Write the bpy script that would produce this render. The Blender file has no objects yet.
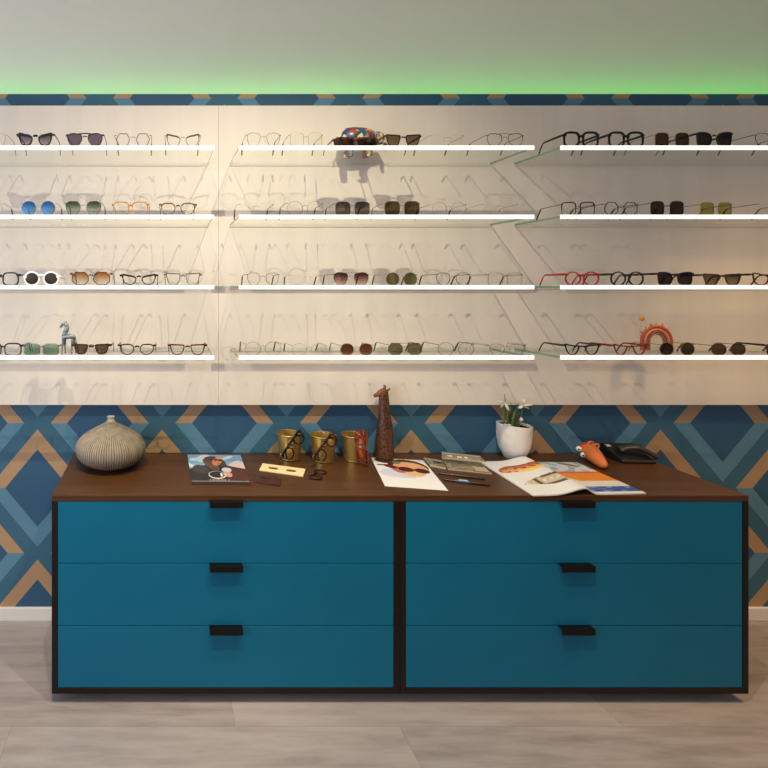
import bpy, bmesh, math, random
from mathutils import Vector, Matrix
random.seed(7)
PI = math.pi
scene = bpy.context.scene
COL = scene.collection

# ------------------------------------------------------------------ place and camera
EYE, CAMD, F = 1.455, 2.26, 519.0
VX, VY = 163.0, 285.0
TOP = 0.725                                   # sideboard top height
def PX(px, D): return (px - VX) * D / F      # metres right of the camera axis
def PZ(py, D): return EYE - (py - VY) * D / F
def Y(D): return D - CAMD                    # wall (wallpaper) stands at y = 0
def on_top(px, py, z=TOP):
    D = F * (EYE - z) / (py - VY)
    return Vector((PX(px, D), min(Y(D), -0.03), z))

cam = bpy.data.cameras.new('camera')
cam.sensor_width = 36.0
cam.lens = F / 768 * 36
cam.shift_x = (384 - VX) / 768
cam.shift_y = -(384 - VY) / 768
cam.clip_start = 0.05
camo = bpy.data.objects.new('camera', cam)
camo.location = (0, -CAMD, EYE)
camo.rotation_euler = (PI / 2, 0, 0)
COL.objects.link(camo)
scene.camera = camo

# ------------------------------------------------------------------ materials
def lin(c):
    out = []
    for v in c[:3]:
        v = v / 255.0
        out.append(v / 12.92 if v <= 0.04045 else ((v + 0.055) / 1.055) ** 2.4)
    return tuple(out)
def L4(c): return (*lin(c), 1.0)

class NT:
    """small wrapper for building node trees"""
    def __init__(s, name):
        s.m = bpy.data.materials.new(name); s.m.use_nodes = True
        s.t = s.m.node_tree; s.t.nodes.clear()
        s.out = s.t.nodes.new('ShaderNodeOutputMaterial')
    def n(s, typ, **kw):
        nd = s.t.nodes.new(typ)
        for k, v in kw.items(): setattr(nd, k, v)
        return nd
    def put(s, sock, v):
        if hasattr(v, 'is_linked'): s.t.links.new(v, sock)
        else: sock.default_value = v
    def math(s, op, a, b=0.0, c=0.0):
        nd = s.n('ShaderNodeMath', operation=op)
        s.put(nd.inputs[0], a); s.put(nd.inputs[1], b)
        if op in ('MULTIPLY_ADD', 'COMPARE', 'SMOOTH_MIN'): s.put(nd.inputs[2], c)
        return nd.outputs[0]
    def mix(s, fac, a, b):
        nd = s.n('ShaderNodeMix', data_type='RGBA')
        s.put(nd.inputs[0], fac); s.put(nd.inputs[6], a); s.put(nd.inputs[7], b)
        return nd.outputs[2]
    def noise(s, vec, scale, detail=3.0, rough=0.5):
        nd = s.n('ShaderNodeTexNoise')
        if vec is not None: s.put(nd.inputs['Vector'], vec)
        nd.inputs['Scale'].default_value = scale
        nd.inputs['Detail'].default_value = detail
        nd.inputs['Roughness'].default_value = rough
        return nd.outputs[0]
    def mapping(s, vec, scale):
        nd = s.n('ShaderNodeMapping'); s.put(nd.inputs[0], vec)
        nd.inputs['Scale'].default_value = scale
        return nd.outputs[0]
    def obj(s): return s.n('ShaderNodeTexCoord').outputs['Object']
    def gen(s): return s.n('ShaderNodeTexCoord').outputs['Generated']
    def pos(s): return s.n('ShaderNodeNewGeometry').outputs['Position']
    def ramp(s, fac, stops):
        nd = s.n('ShaderNodeValToRGB'); s.put(nd.inputs[0], fac)
        e = nd.color_ramp.elements
        while len(e) > 1: e.remove(e[-1])
        e[0].position = stops[0][0]; e[0].color = stops[0][1]
        for p, c in stops[1:]:
            k = e.new(p); k.color = c
        return nd.outputs[0]
    def principled(s, color, rough=0.5, metal=0.0, bump=None, bump_strength=0.2, bump_dist=0.01, spec=0.5):
        p = s.n('ShaderNodeBsdfPrincipled')
        s.put(p.inputs['Base Color'], color); s.put(p.inputs['Roughness'], rough)
        s.put(p.inputs['Metallic'], metal); p.inputs['Specular IOR Level'].default_value = spec
        if bump is not None:
            b = s.n('ShaderNodeBump'); b.inputs['Strength'].default_value = bump_strength
            b.inputs['Distance'].default_value = bump_dist
            s.put(b.inputs['Height'], bump); s.t.links.new(b.outputs[0], p.inputs['Normal'])
        s.t.links.new(p.outputs[0], s.out.inputs[0])
        return s.m
    def surf(s, sh): s.t.links.new(sh, s.out.inputs[0]); return s.m

def plain(name, c, rough=0.5, metal=0.0, spec=0.5, vary=0.06, scale=40):
    t = NT(name)
    f = t.noise(t.obj(), scale, 2.0)
    a = lin(c)
    col = t.mix(f, (*[v * (1 - vary) for v in a], 1), (*[min(1, v * (1 + vary)) for v in a], 1))
    return t.principled(col, rough, metal, spec=spec)

def emit(name, c, strength):
    t = NT(name); e = t.n('ShaderNodeEmission')
    e.inputs[0].default_value = (*c, 1); e.inputs[1].default_value = strength
    return t.surf(e.outputs[0])

def tortoise(name, a, b, scale=130):
    t = NT(name)
    f = t.ramp(t.noise(t.obj(), scale, 2.0), [(0.42, L4(a)), (0.58, L4(b))])
    return t.principled(f, 0.22)

def see_through(name, c_top, c_bot=None, gloss=0.07, rough=0.03, gloss_col=(1, 1, 1)):
    c_top = tuple(v ** 0.5 for v in c_top)          # closed shells: light crosses two faces
    if c_bot is not None: c_bot = tuple(v ** 0.5 for v in c_bot)
    t = NT(name)
    tr = t.n('ShaderNodeBsdfTransparent')
    if c_bot is None: tr.inputs[0].default_value = (*c_top, 1)
    else:
        sep = t.n('ShaderNodeSeparateXYZ'); t.put(sep.inputs[0], t.gen())
        t.put(tr.inputs[0], t.ramp(sep.outputs[2], [(0.1, (*c_bot, 1)), (0.85, (*c_top, 1))]))
    g = t.n('ShaderNodeBsdfGlossy'); g.inputs[0].default_value = (*gloss_col, 1); g.inputs[1].default_value = rough
    mx = t.n('ShaderNodeMixShader'); mx.inputs[0].default_value = gloss
    t.t.links.new(tr.outputs[0], mx.inputs[1]); t.t.links.new(g.outputs[0], mx.inputs[2])
    return t.surf(mx.outputs[0])

def wallpaper():
    t = NT('geometric_wallpaper')
    sep = t.n('ShaderNodeSeparateXYZ'); t.put(sep.inputs[0], t.pos())
    x, z = sep.outputs[0], sep.outputs[2]
    P, V, a, b, x0, z0 = 0.5424, 0.566, 0.2137, 0.256, -0.5466, 0.5704
    def cell(v, o, per):
        f = t.math('FRACT', t.math('ADD', t.math('DIVIDE', t.math('SUBTRACT', v, o), per), 100.5))
        return t.math('MULTIPLY', t.math('SUBTRACT', f, 0.5), per)
    def lat(ox, oz):
        dx = t.math('ABSOLUTE', cell(x, ox, P)); dz = cell(z, oz, V)
        n = t.math('ADD', t.math('DIVIDE', dx, a), t.math('DIVIDE', t.math('ABSOLUTE', dz), b))
        return n, dz
    nA, zA = lat(x0, z0); nB, zB = lat(x0 + P / 2, z0 + V / 2)
    n = t.math('MINIMUM', nA, nB)
    selA = t.math('LESS_THAN', nA, nB)
    upA, upB = t.math('GREATER_THAN', zA, 0.0), t.math('GREATER_THAN', zB, 0.0)
    up = t.math('ADD', t.math('MULTIPLY', selA, upA), t.math('MULTIPLY', t.math('SUBTRACT', 1.0, selA), upB))
    ring = t.math('MULTIPLY', t.math('LESS_THAN', n, 1.0), t.math('GREATER_THAN', n, 0.66))
    inside = t.math('LESS_THAN', n, 0.5 + 0.16)
    col = t.mix(inside, L4(C['paper_gap']), L4(C['paper_in']))
    band = t.mix(up, L4(C['paper_light']), L4(C['paper_gold']))
    col = t.mix(ring, col, band)
    nz = t.noise(t.mapping(t.pos(), (60, 60, 14)), 6.0, 4.0, 0.6)
    col = t.mix(t.math('MULTIPLY', t.math('SUBTRACT', nz, 0.35), 0.25), col, L4(C['paper_worn']))
    return t.principled(col, 0.6, spec=0.3)

def planks():
    t = NT('grey_oak_planks')
    sep = t.n('ShaderNodeSeparateXYZ'); t.put(sep.inputs[0], t.pos())
    x, y = sep.outputs[0], sep.outputs[1]
    W, Ln = 0.19, 1.28
    row = t.math('FLOOR', t.math('DIVIDE', t.math('ADD', y, 10.05), W))
    off = t.n('ShaderNodeTexWhiteNoise', noise_dimensions='1D'); t.put(off.inputs['W'], row)
    xs = t.math('ADD', t.math('DIVIDE', x, Ln), t.math('ADD', t.math('MULTIPLY', off.outputs[0], 1.0), 20.0))
    brd = t.math('FLOOR', xs)
    idn = t.n('ShaderNodeTexWhiteNoise', noise_dimensions='2D')
    cmb = t.n('ShaderNodeCombineXYZ'); t.put(cmb.inputs[0], row); t.put(cmb.inputs[1], brd)
    t.put(idn.inputs['Vector'], cmb.outputs[0])
    rnd = idn.outputs[0]
    cm2 = t.n('ShaderNodeCombineXYZ'); t.put(cm2.inputs[0], t.math('MULTIPLY', x, 1.6))
    t.put(cm2.inputs[1], t.math('MULTIPLY', y, 11.0)); t.put(cm2.inputs[2], t.math('MULTIPLY', rnd, 30.0))
    g1 = t.noise(cm2.outputs[0], 2.2, 6.0, 0.62)
    col = t.ramp(t.math('ADD', t.math('MULTIPLY', g1, 0.8), t.math('MULTIPLY', rnd, 0.22)),
                 [(0.3, L4(C['floor_dark'])), (0.5, L4(C['floor_mid'])), (0.72, L4(C['floor_light']))])
    fy = t.math('FRACT', t.math('DIVIDE', t.math('ADD', y, 10.05), W)); fx = t.math('FRACT', xs)
    jy = t.math('LESS_THAN', fy, 0.010); jx = t.math('LESS_THAN', fx, 0.0016)
    j = t.math('MAXIMUM', jy, jx)
    col = t.mix(t.math('MULTIPLY', j, 0.35), col, L4((95, 80, 72)))
    return t.principled(col, 0.42, bump=g1, bump_strength=0.05)

def wood(name, a, b, rough=0.4, stretch=(2, 40, 40), spec=0.4):
    t = NT(name)
    f = t.noise(t.mapping(t.obj(), stretch), 1.6, 5.0, 0.6)
    return t.principled(t.ramp(f, [(0.35, L4(a)), (0.65, L4(b))]), rough, spec=spec)

C = dict(paper_gap=(54, 102, 128), paper_in=(46, 88, 122), paper_light=(88, 136, 164), paper_gold=(176, 144, 110), paper_worn=(130, 140, 140),
         floor_dark=(140, 131, 129), floor_mid=(164, 155, 153), floor_light=(179, 171, 170))
M = {}
M['paper'] = wallpaper()
M['floor'] = planks()
M['paint'] = plain('grey_white_wall_paint', (246, 237, 236), 0.8, vary=0.02, scale=5)
M['ceiling'] = plain('white_ceiling_paint', (225, 222, 216), 0.9, vary=0.02, scale=5)
M['skirting'] = plain('white_skirting_paint', (235, 233, 230), 0.5, vary=0.02)
def panel_mat():
    t = NT('off_white_panel')
    f = t.noise(t.mapping(t.obj(), (6, 1, 0.6)), 2.0, 3.0)
    return t.principled(t.ramp(f, [(0.3, L4((233, 225, 214))), (0.7, L4((240, 232, 222)))]), 0.5, spec=0.3)
M['panel'] = panel_mat()
M['glass'] = see_through('clear_shelf_glass', (0.955, 0.98, 0.955), gloss=0.06)
M['glass_edge'] = plain('green_glass_edge', (120, 158, 128), 0.15, vary=0.1)
M['alu'] = plain('brushed_aluminium', (190, 188, 182), 0.35, 0.9)
M['edge_glow'] = plain('pale_edge_glow', (228, 220, 205), 0.35, 0.0)  # glow of the glass back edge put into a pale colour
def led_mat():
    t = NT('white_led_diffuser'); e = t.n('ShaderNodeEmission'); e.inputs[0].default_value = (1.0, 0.95, 0.84, 1); e.inputs[1].default_value = 1.9
    tr_ = t.n('ShaderNodeBsdfTransparent'); mx = t.n('ShaderNodeMixShader'); mx.inputs[0].default_value = 0.62
    t.t.links.new(tr_.outputs[0], mx.inputs[1]); t.t.links.new(e.outputs[0], mx.inputs[2])
    return t.surf(mx.outputs[0])
M['led'] = led_mat()
M['green_led'] = emit('green_led', (0.085, 1.0, 0.10), 10.5)
M['top'] = wood('lit_brown_laminate', (70, 44, 23), (82, 53, 29), 0.36, (3, 30, 60), 0.35)  # same wood as the case, light from above put into its colour
M['case'] = wood('shaded_brown_laminate', (22, 17, 14), (29, 22, 18), 0.45, (3, 30, 60), 0.25)  # same wood as the top, shade of the upright faces painted in
def teal_mat():
    t = NT('teal_lacquer')
    f = t.noise(t.obj(), 3.0, 3.0)
    return t.principled(t.ramp(f, [(0.3, L4((10, 102, 136))), (0.7, L4((11, 106, 140)))]), 0.42, spec=0.22)
M['teal'] = teal_mat()
M['black_metal'] = plain('black_powder_coat', (11, 10, 10), 0.5, spec=0.25)
M['dark_gap'] = plain('dark_plinth', (24, 20, 18), 0.8)

# ------------------------------------------------------------------ mesh building
class MB:
    def __init__(s): s.v = []; s.f = []; s.mi = []
    def add(s, vs, fs, mi=0):
        o = len(s.v); s.v += [Vector(v) for v in vs]
        for f in fs: s.f.append(tuple(i + o for i in f)); s.mi.append(mi)
        return s
    def box(s, x0, x1, y0, y1, z0, z1, mi=0):
        return s.add([(x0, y0, z0), (x1, y0, z0), (x1, y1, z0), (x0, y1, z0), (x0, y0, z1), (x1, y0, z1), (x1, y1, z1), (x0, y1, z1)],
                     [(0, 3, 2, 1), (4, 5, 6, 7), (0, 1, 5, 4), (1, 2, 6, 5), (2, 3, 7, 6), (3, 0, 4, 7)], mi)
    def rings(s, rings, closed=True, cap=True, mi=0, loop=False):
        o = len(s.v); n = len(rings[0])
        for r in rings: s.v += [Vector(p) for p in r]
        R = len(rings)
        for i in range(R if loop else R - 1):
            a, b = o + i * n, o + ((i + 1) % R) * n
            for k in range(n if closed else n - 1):
                k2 = (k + 1) % n
                s.f.append((a + k, a + k2, b + k2, b + k)); s.mi.append(mi)
        if cap and not loop:
            s.f.append(tuple(o + k for k in reversed(range(n)))); s.mi.append(mi)
            e = o + (R - 1) * n
            s.f.append(tuple(e + k for k in range(n))); s.mi.append(mi)
        return s
    def tube(s, pts, r, n=8, mi=0, loop=False, up=None):
        """r: number, list of numbers, or list of (ra, rb) along side / up"""
        pts = [Vector(p) for p in pts]; N = len(pts)
        rr = r if isinstance(r, (list, tuple)) else [r] * N
        out = []; prev = None
        for i, p in enumerate(pts):
            if loop: d = pts[(i + 1) % N] - pts[i - 1]
            else: d = pts[min(i + 1, N - 1)] - pts[max(i - 1, 0)]
            d.normalize()
            u = Vector(up) if up else (prev if prev is not None else (Vector((0, 0, 1)) if abs(d.z) < 0.9 else Vector((1, 0, 0))))
            u = u - d * u.dot(d)
            if u.length < 1e-5: u = d.orthogonal()
            u.normalize(); w = d.cross(u); prev = u
            ra, rb = rr[i] if isinstance(rr[i], (list, tuple)) else (rr[i], rr[i])
            out.append([p + w * (ra * math.cos(2 * PI * k / n)) + u * (rb * math.sin(2 * PI * k / n)) for k in range(n)])
        return s.rings(out, True, not loop, mi, loop)
    def lathe(s, prof, n=32, c=(0, 0, 0), mi=0, mod=None, cap=True):
        out = []
        for r, z in prof:
            out.append([(c[0] + r * (mod(2 * PI * k / n, z) if mod else 1) * math.cos(2 * PI * k / n),
                         c[1] + r * (mod(2 * PI * k / n, z) if mod else 1) * math.sin(2 * PI * k / n), c[2] + z) for k in range(n)])
        return s.rings(out, True, cap, mi)
    def ball(s, c, r, n=12, m=8, mi=0, rot=None):
        rx, ry, rz = r if isinstance(r, (list, tuple)) else (r, r, r)
        out = []
        for i in range(m + 1):
            th = PI * (i / m) * 0.96 + PI * 0.02
            ring = []
            for k in range(n):
                ph = 2 * PI * k / n
                p = Vector((rx * math.sin(th) * math.cos(ph), ry * math.sin(th) * math.sin(ph), -rz * math.cos(th)))
                if rot: p = rot @ p
                ring.append(Vector(c) + p)
            out.append(ring)
        return s.rings(out, True, True, mi)
    def xf(s, mat):
        s.v = [mat @ p for p in s.v]; return s
    def build(s, name, mats, parent=None, smooth=False, bevel=0.0, loc=None):
        me = bpy.data.meshes.new(name)
        me.from_pydata([tuple(p) for p in s.v], [], s.f)
        for m in (mats if isinstance(mats, (list, tuple)) else [mats]): me.materials.append(m)
        for p, mi in zip(me.polygons, s.mi):
            p.material_index = mi; p.use_smooth = smooth
        bm = bmesh.new(); bm.from_mesh(me); bmesh.ops.recalc_face_normals(bm, faces=bm.faces); bm.to_mesh(me); bm.free()
        o = bpy.data.objects.new(name, me); COL.objects.link(o)
        if parent: o.parent = parent
        if loc: o.location = loc
        if bevel:
            b = o.modifiers.new('bevel', 'BEVEL'); b.width = bevel; b.segments = 2; b.limit_method = 'ANGLE'
        if smooth:
            try: me.set_sharp_from_angle(angle=math.radians(45))
            except Exception: pass
        return o

def thing(name, label, cat, loc=(0, 0, 0), rot=(0, 0, 0), group=None):
    o = bpy.data.objects.new(name, None); COL.objects.link(o)
    o.empty_display_size = 0.02
    o.location = loc; o.rotation_euler = rot
    return tag(o, label, cat, group)
def tag(o, label, cat, group=None):
    o['label'] = label; o['category'] = cat
    if group: o['group'] = group
    return o
def struct(o): o['kind'] = 'structure'; return o

# ------------------------------------------------------------------ the room
WT = PZ(94, CAMD)                     # top of the wallpapered wall
RX0, RX1, RY0, CH = -2.3, 3.9, -4.6, 2.87
UP = 0.13                            # the painted wall above stands back by this
struct(MB().box(RX0, RX1, RY0, 0.2, -0.05, 0).build('floor', M['floor']))
struct(MB().box(RX0, RX1, RY0, 0.2, CH, CH + 0.05).build('ceiling', M['ceiling']))
struct(MB().box(RX0, RX1, 0, UP, 0, WT).build('wall_back', M['paper']))
struct(MB().box(RX0, RX1, UP, UP + 0.1, 0, CH).build('wall_upper', M['paint']))
# left wall with a window opening, right wall
wl = MB()
wy0, wy1, wz0, wz1 = -3.6, -0.9, 0.5, 2.3
wl.box(RX0 - 0.1, RX0, RY0, wy0, 0, CH); wl.box(RX0 - 0.1, RX0, wy1, 0.2, 0, CH)
wl.box(RX0 - 0.1, RX0, wy0, wy1, 0, wz0); wl.box(RX0 - 0.1, RX0, wy0, wy1, wz1, CH)
struct(wl.build('wall_left', M['paint']))
struct(MB().box(RX1, RX1 + 0.1, RY0, 0.2, 0, CH).build('wall_right', M['paint']))
sk = MB().box(RX0, RX1, -0.014, 0, 0, 0.056)
struct(sk.build('baseboard_back', M['skirting'], bevel=0.003))

# green LED tape lying on the ledge above the wallpaper
tag(MB().box(-2.0, 3.6, 0.030, 0.040, WT + 0.0005, WT + 0.007).build('led_strip', M['green_led']),
    'green LED strip on the ledge above the patterned wallpaper', 'light strip')

# ------------------------------------------------------------------ display panels and shelves
PF = -0.04                            # front face of the panels
PT, PB = PZ(105.5, CAMD + PF), PZ(405, CAMD + PF)
SEAM = PX(218.5, CAMD + PF)
tag(MB().box(-1.9, SEAM - 0.0004, PF, -0.0015, PB, PT).build('display_panel', M['panel'], bevel=0.0006),
    'off-white wall panel left of the seam, behind the left shelves', 'panel', 'wall display panels')
tag(MB().box(SEAM + 0.0004, 3.4, PF, -0.0015, PB, PT).build('display_panel', M['panel'], bevel=0.0006),
    'wide off-white wall panel right of the seam, behind the middle and right shelves', 'panel', 'wall display panels')

SF = Y(1.955)                         # front of the LED profile
ROWZ = [PZ(147.3, 1.955), PZ(216.6, 1.955), PZ(287.2, 1.955), PZ(357.6, 1.955)]
BAYS = {'left': (-1.08, PX(208, 2.22)), 'middle': (PX(230, 2.22), PX(490, 2.22)), 'right': (PX(514.3, 2.22), PX(514.3, 2.22) + 1.10)}
ROWN = ['top', 'second', 'third', 'bottom']
def make_shelf(row, bay):
    x0, x1 = BAYS[bay]; z = ROWZ[row]
    cx = (x0 + x1) / 2; hw = (x1 - x0) / 2
    t = thing('glass_shelf', '%s glass shelf of the %s bay with glowing white front edge' % (ROWN[row], bay), 'shelf', (cx, PF, z), group='lit glass shelves')
    d = SF - PF                                    # negative
    g = MB(); g.box(-hw, hw, d + 0.012, -0.0005, -0.004, 0.004)
    o = g.build('glass_plate', [M['glass'], M['glass_edge']], t)
    for p in o.data.polygons:
        if abs(p.normal.x) > 0.9: p.material_index = 1
    pr = MB().box(-hw, hw, d + 0.009, d + 0.0125, -0.0056, 0.0056)
    MB_ = pr.build('led_profile', M['alu'], t)
    df = MB()
    ys = [(d + 0.009, 0.0076), (d + 0.004, 0.0076), (d + 0.001, 0.0064), (d, 0.004)]
    ring = [(y, z_) for y, z_ in ys] + [(y, -z_) for y, z_ in reversed(ys)]
    df.rings([[(-hw, y, z_) for y, z_ in ring], [(hw, y, z_) for y, z_ in ring]])
    df.build('led_diffuser', M['led'], MB_)
    MB().box(-hw, hw, -0.003, -0.0004, -0.0098, -0.0042).build('edge_glow_strip', M['edge_glow'], t)  # strip added in place of the glowing back edge of the glass
    return t
for r in range(4):
    for b in BAYS: make_shelf(r, b)

# ------------------------------------------------------------------ sideboard: two drawer cabinets
CF, CB = Y(1.80), -0.006
X0, XM, X1 = PX(51.5, 1.80), PX(400, 1.80), PX(749, 1.80)
CZ0 = PZ(694, 1.80)
def make_cabinet(xa, xb, side, group):
    t = thing('drawer_cabinet', 'teal three-drawer cabinet with dark wood case, %s of the pair' % side, 'cabinet', ((xa + xb) / 2, (CF + CB) / 2, 0), group=group)
    hw = (xb - xa) / 2 - 0.0006; y0, y1 = CF - t.location.y, CB - t.location.y
    th, tt = 0.020, 0.0205
    c = MB()
    MB().box(-hw, hw, y0, y1, TOP - tt, TOP).build('top_board', M['top'], t, bevel=0.0012)
    c.box(-hw, -hw + th, y0, y1, CZ0, TOP - tt); c.box(hw - th, hw, y0, y1, CZ0, TOP - tt)
    c.box(-hw + th, hw - th, y0, y1, CZ0, CZ0 + 0.020)
    c.box(-hw + th, hw - th, y1 - 0.008, y1, CZ0 + 0.02, TOP - tt)
    c.build('case', M['case'], t, bevel=0.0012)
    MB().box(-hw + 0.05, hw - 0.05, y0 + 0.07, y1 - 0.03, 0, CZ0).build('plinth', M['dark_gap'], t)
    za, zb = CZ0 + 0.020, TOP - tt
    h = (zb - za) / 3
    for k in range(3):
        a, b = za + k * h + 0.0012, za + (k + 1) * h - 0.0012
        dr = MB().box(-hw + th + 0.001, hw - th - 0.001, y0 + 0.0015, y0 + 0.0195, a, b).build('drawer_front', M['teal'], t, bevel=0.0012)
        hd = MB()
        w = 0.057; lip = 0.020; up = 0.005 if k == 2 else 0.0; yb = y0 - 0.0006 if k == 2 else y0 + 0.012; b2 = b + up
        prof = [(yb, b2 + 0.0002), (yb, b2 + 0.0012), (y0 - lip, b2 + 0.0012), (y0 - lip, b2 - 0.0188), (y0 - lip + 0.002, b2 - 0.0188), (y0 - lip + 0.002, b2 + 0.0002)]
        hd.rings([[(-w, y, z) for y, z in prof], [(w, y, z) for y, z in prof]])
        hd.build('handle', M['black_metal'], dr)
    return t
make_cabinet(X0, XM, 'left', 'drawer cabinets of the sideboard')
make_cabinet(XM, X1, 'right', 'drawer cabinets of the sideboard')

# ------------------------------------------------------------------ spectacles
def smooth_closed(pts, n=40):
    out = []; N = len(pts); per = n // N + 1
    for i in range(N):
        p0, p1, p2, p3 = (Vector(pts[(i + k - 1) % N]) for k in range(4))
        for j in range(per):
            t = j / per
            out.append(0.5 * ((2 * p1) + (p2 - p0) * t + (2 * p0 - 5 * p1 + 4 * p2 - p3) * t * t + (3 * p1 - p0 - 3 * p2 + p3) * t ** 3))
    return out
def sup(n, m=40):
    o = []
    for k in range(m):
        a = 2 * PI * k / m; c, s_ = math.cos(a), math.sin(a)
        o.append(Vector((math.copysign(abs(c) ** (2 / n), c), math.copysign(abs(s_) ** (2 / n), s_))))
    return o
def poly_round(pts, cut=0.22):
    o = []; N = len(pts)
    for i in range(N):
        p, a, b = Vector(pts[i]), Vector(pts[i - 1]), Vector(pts[(i + 1) % N])
        for t in (1, 0.66, 0.33, 0):
            o.append(p.lerp(a, cut * t * 0.9) if t else p.lerp(p, 0).lerp((a + b) / 2, 0.02))
        for t in (0.33, 0.66, 1): o.append(p.lerp(b, cut * t * 0.9))
    return o
SH = {
    'round': lambda: sup(2), 'oval': lambda: sup(2.2), 'square': lambda: sup(3.6), 'rect': lambda: sup(4.5),
    'pantos': lambda: smooth_closed([(-.93, .4), (-.55, .92), (0, 1), (.6, .96), (1, .5), (.9, -.25), (.5, -.85), (0, -1), (-.5, -.85), (-.86, -.3)]),
    'aviator': lambda: smooth_closed([(-.85, .72), (-.25, .97), (.5, 1), (1, .62), (.97, -.1), (.62, -.78), (.08, -1), (-.5, -.72), (-.86, -.05)]),
    'cateye': lambda: smooth_closed([(-.95, .3), (-.55, .68), (.1, .84), (.7, 1), (1.0, .9), (.92, .1), (.62, -.7), (0, -1), (-.6, -.82), (-.92, -.25)]),
    'angular': lambda: smooth_closed([(-.95, .6), (-.3, .72), (.4, .86), (1.02, 1.0), (.9, .2), (.6, -.6), (.25, -.95), (-.3, -.95), (-.65, -.5)]),
    'butterfly': lambda: smooth_closed([(-.93, .2), (-.6, .78), (.1, 1), (.95, .92), (1.0, .2), (.82, -.85), (.1, -1), (-.6, -.85), (-.88, -.3)]),
    'upsquare': lambda: smooth_closed([(-.93, .72), (-.3, .92), (.4, .96), (1, .97), (.96, .35), (.72, -.6), (.35, -1), (-.3, -1), (-.7, -.55)]),
    'hex': lambda: poly_round([(-.98, .1), (-.55, 1), (.55, 1), (1, .15), (.6, -.95), (-.6, -.95)]),
    'octa': lambda: poly_round([(-1, .4), (-.55, 1), (.55, 1), (1, .4), (1, -.4), (.5, -1), (-.5, -1), (-1, -.4)]),
}
_fm = {}
def fmat(spec):
    if spec in _fm: return _fm[spec]
    kind, c = spec[0], spec[1]
    nm = 'frame_finish_%d' % len(_fm)
    if kind == 'ac': m = plain(nm, c, 0.22, vary=0.15)
    elif kind == 'me': m = plain(nm, c, 0.38, 0.45)
    elif kind == 'to': m = tortoise(nm, c, spec[2])
    elif kind == 'cl': m = see_through(nm, tuple(v for v in lin(c)), gloss=0.12, rough=0.08)
    _fm[spec] = m
    return m
def br(c): return tuple(min(250, v * 1.28) for v in c)
def lensmat(spec):
    if spec in _fm: return _fm[spec]
    nm = 'lens_finish_%d' % len(_fm)
    if spec[0] == 'clear': m = see_through(nm, (0.965, 0.97, 0.965), gloss=0.012, rough=0.15)
    elif spec[0] == 'tint': m = see_through(nm, lin(br(spec[1])), gloss=0.02, rough=0.2)
    elif spec[0] == 'grad': m = see_through(nm, lin(br(spec[1])), lin(br(spec[2])), gloss=0.02, rough=0.2)
    elif spec[0] == 'mirror': m = see_through(nm, lin(spec[1]), lin(spec[2]), gloss=0.18, rough=0.3, gloss_col=(0.15, 0.45, 0.95))
    _fm[spec] = m
    return m
CLEAR = ('clear',)

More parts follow.
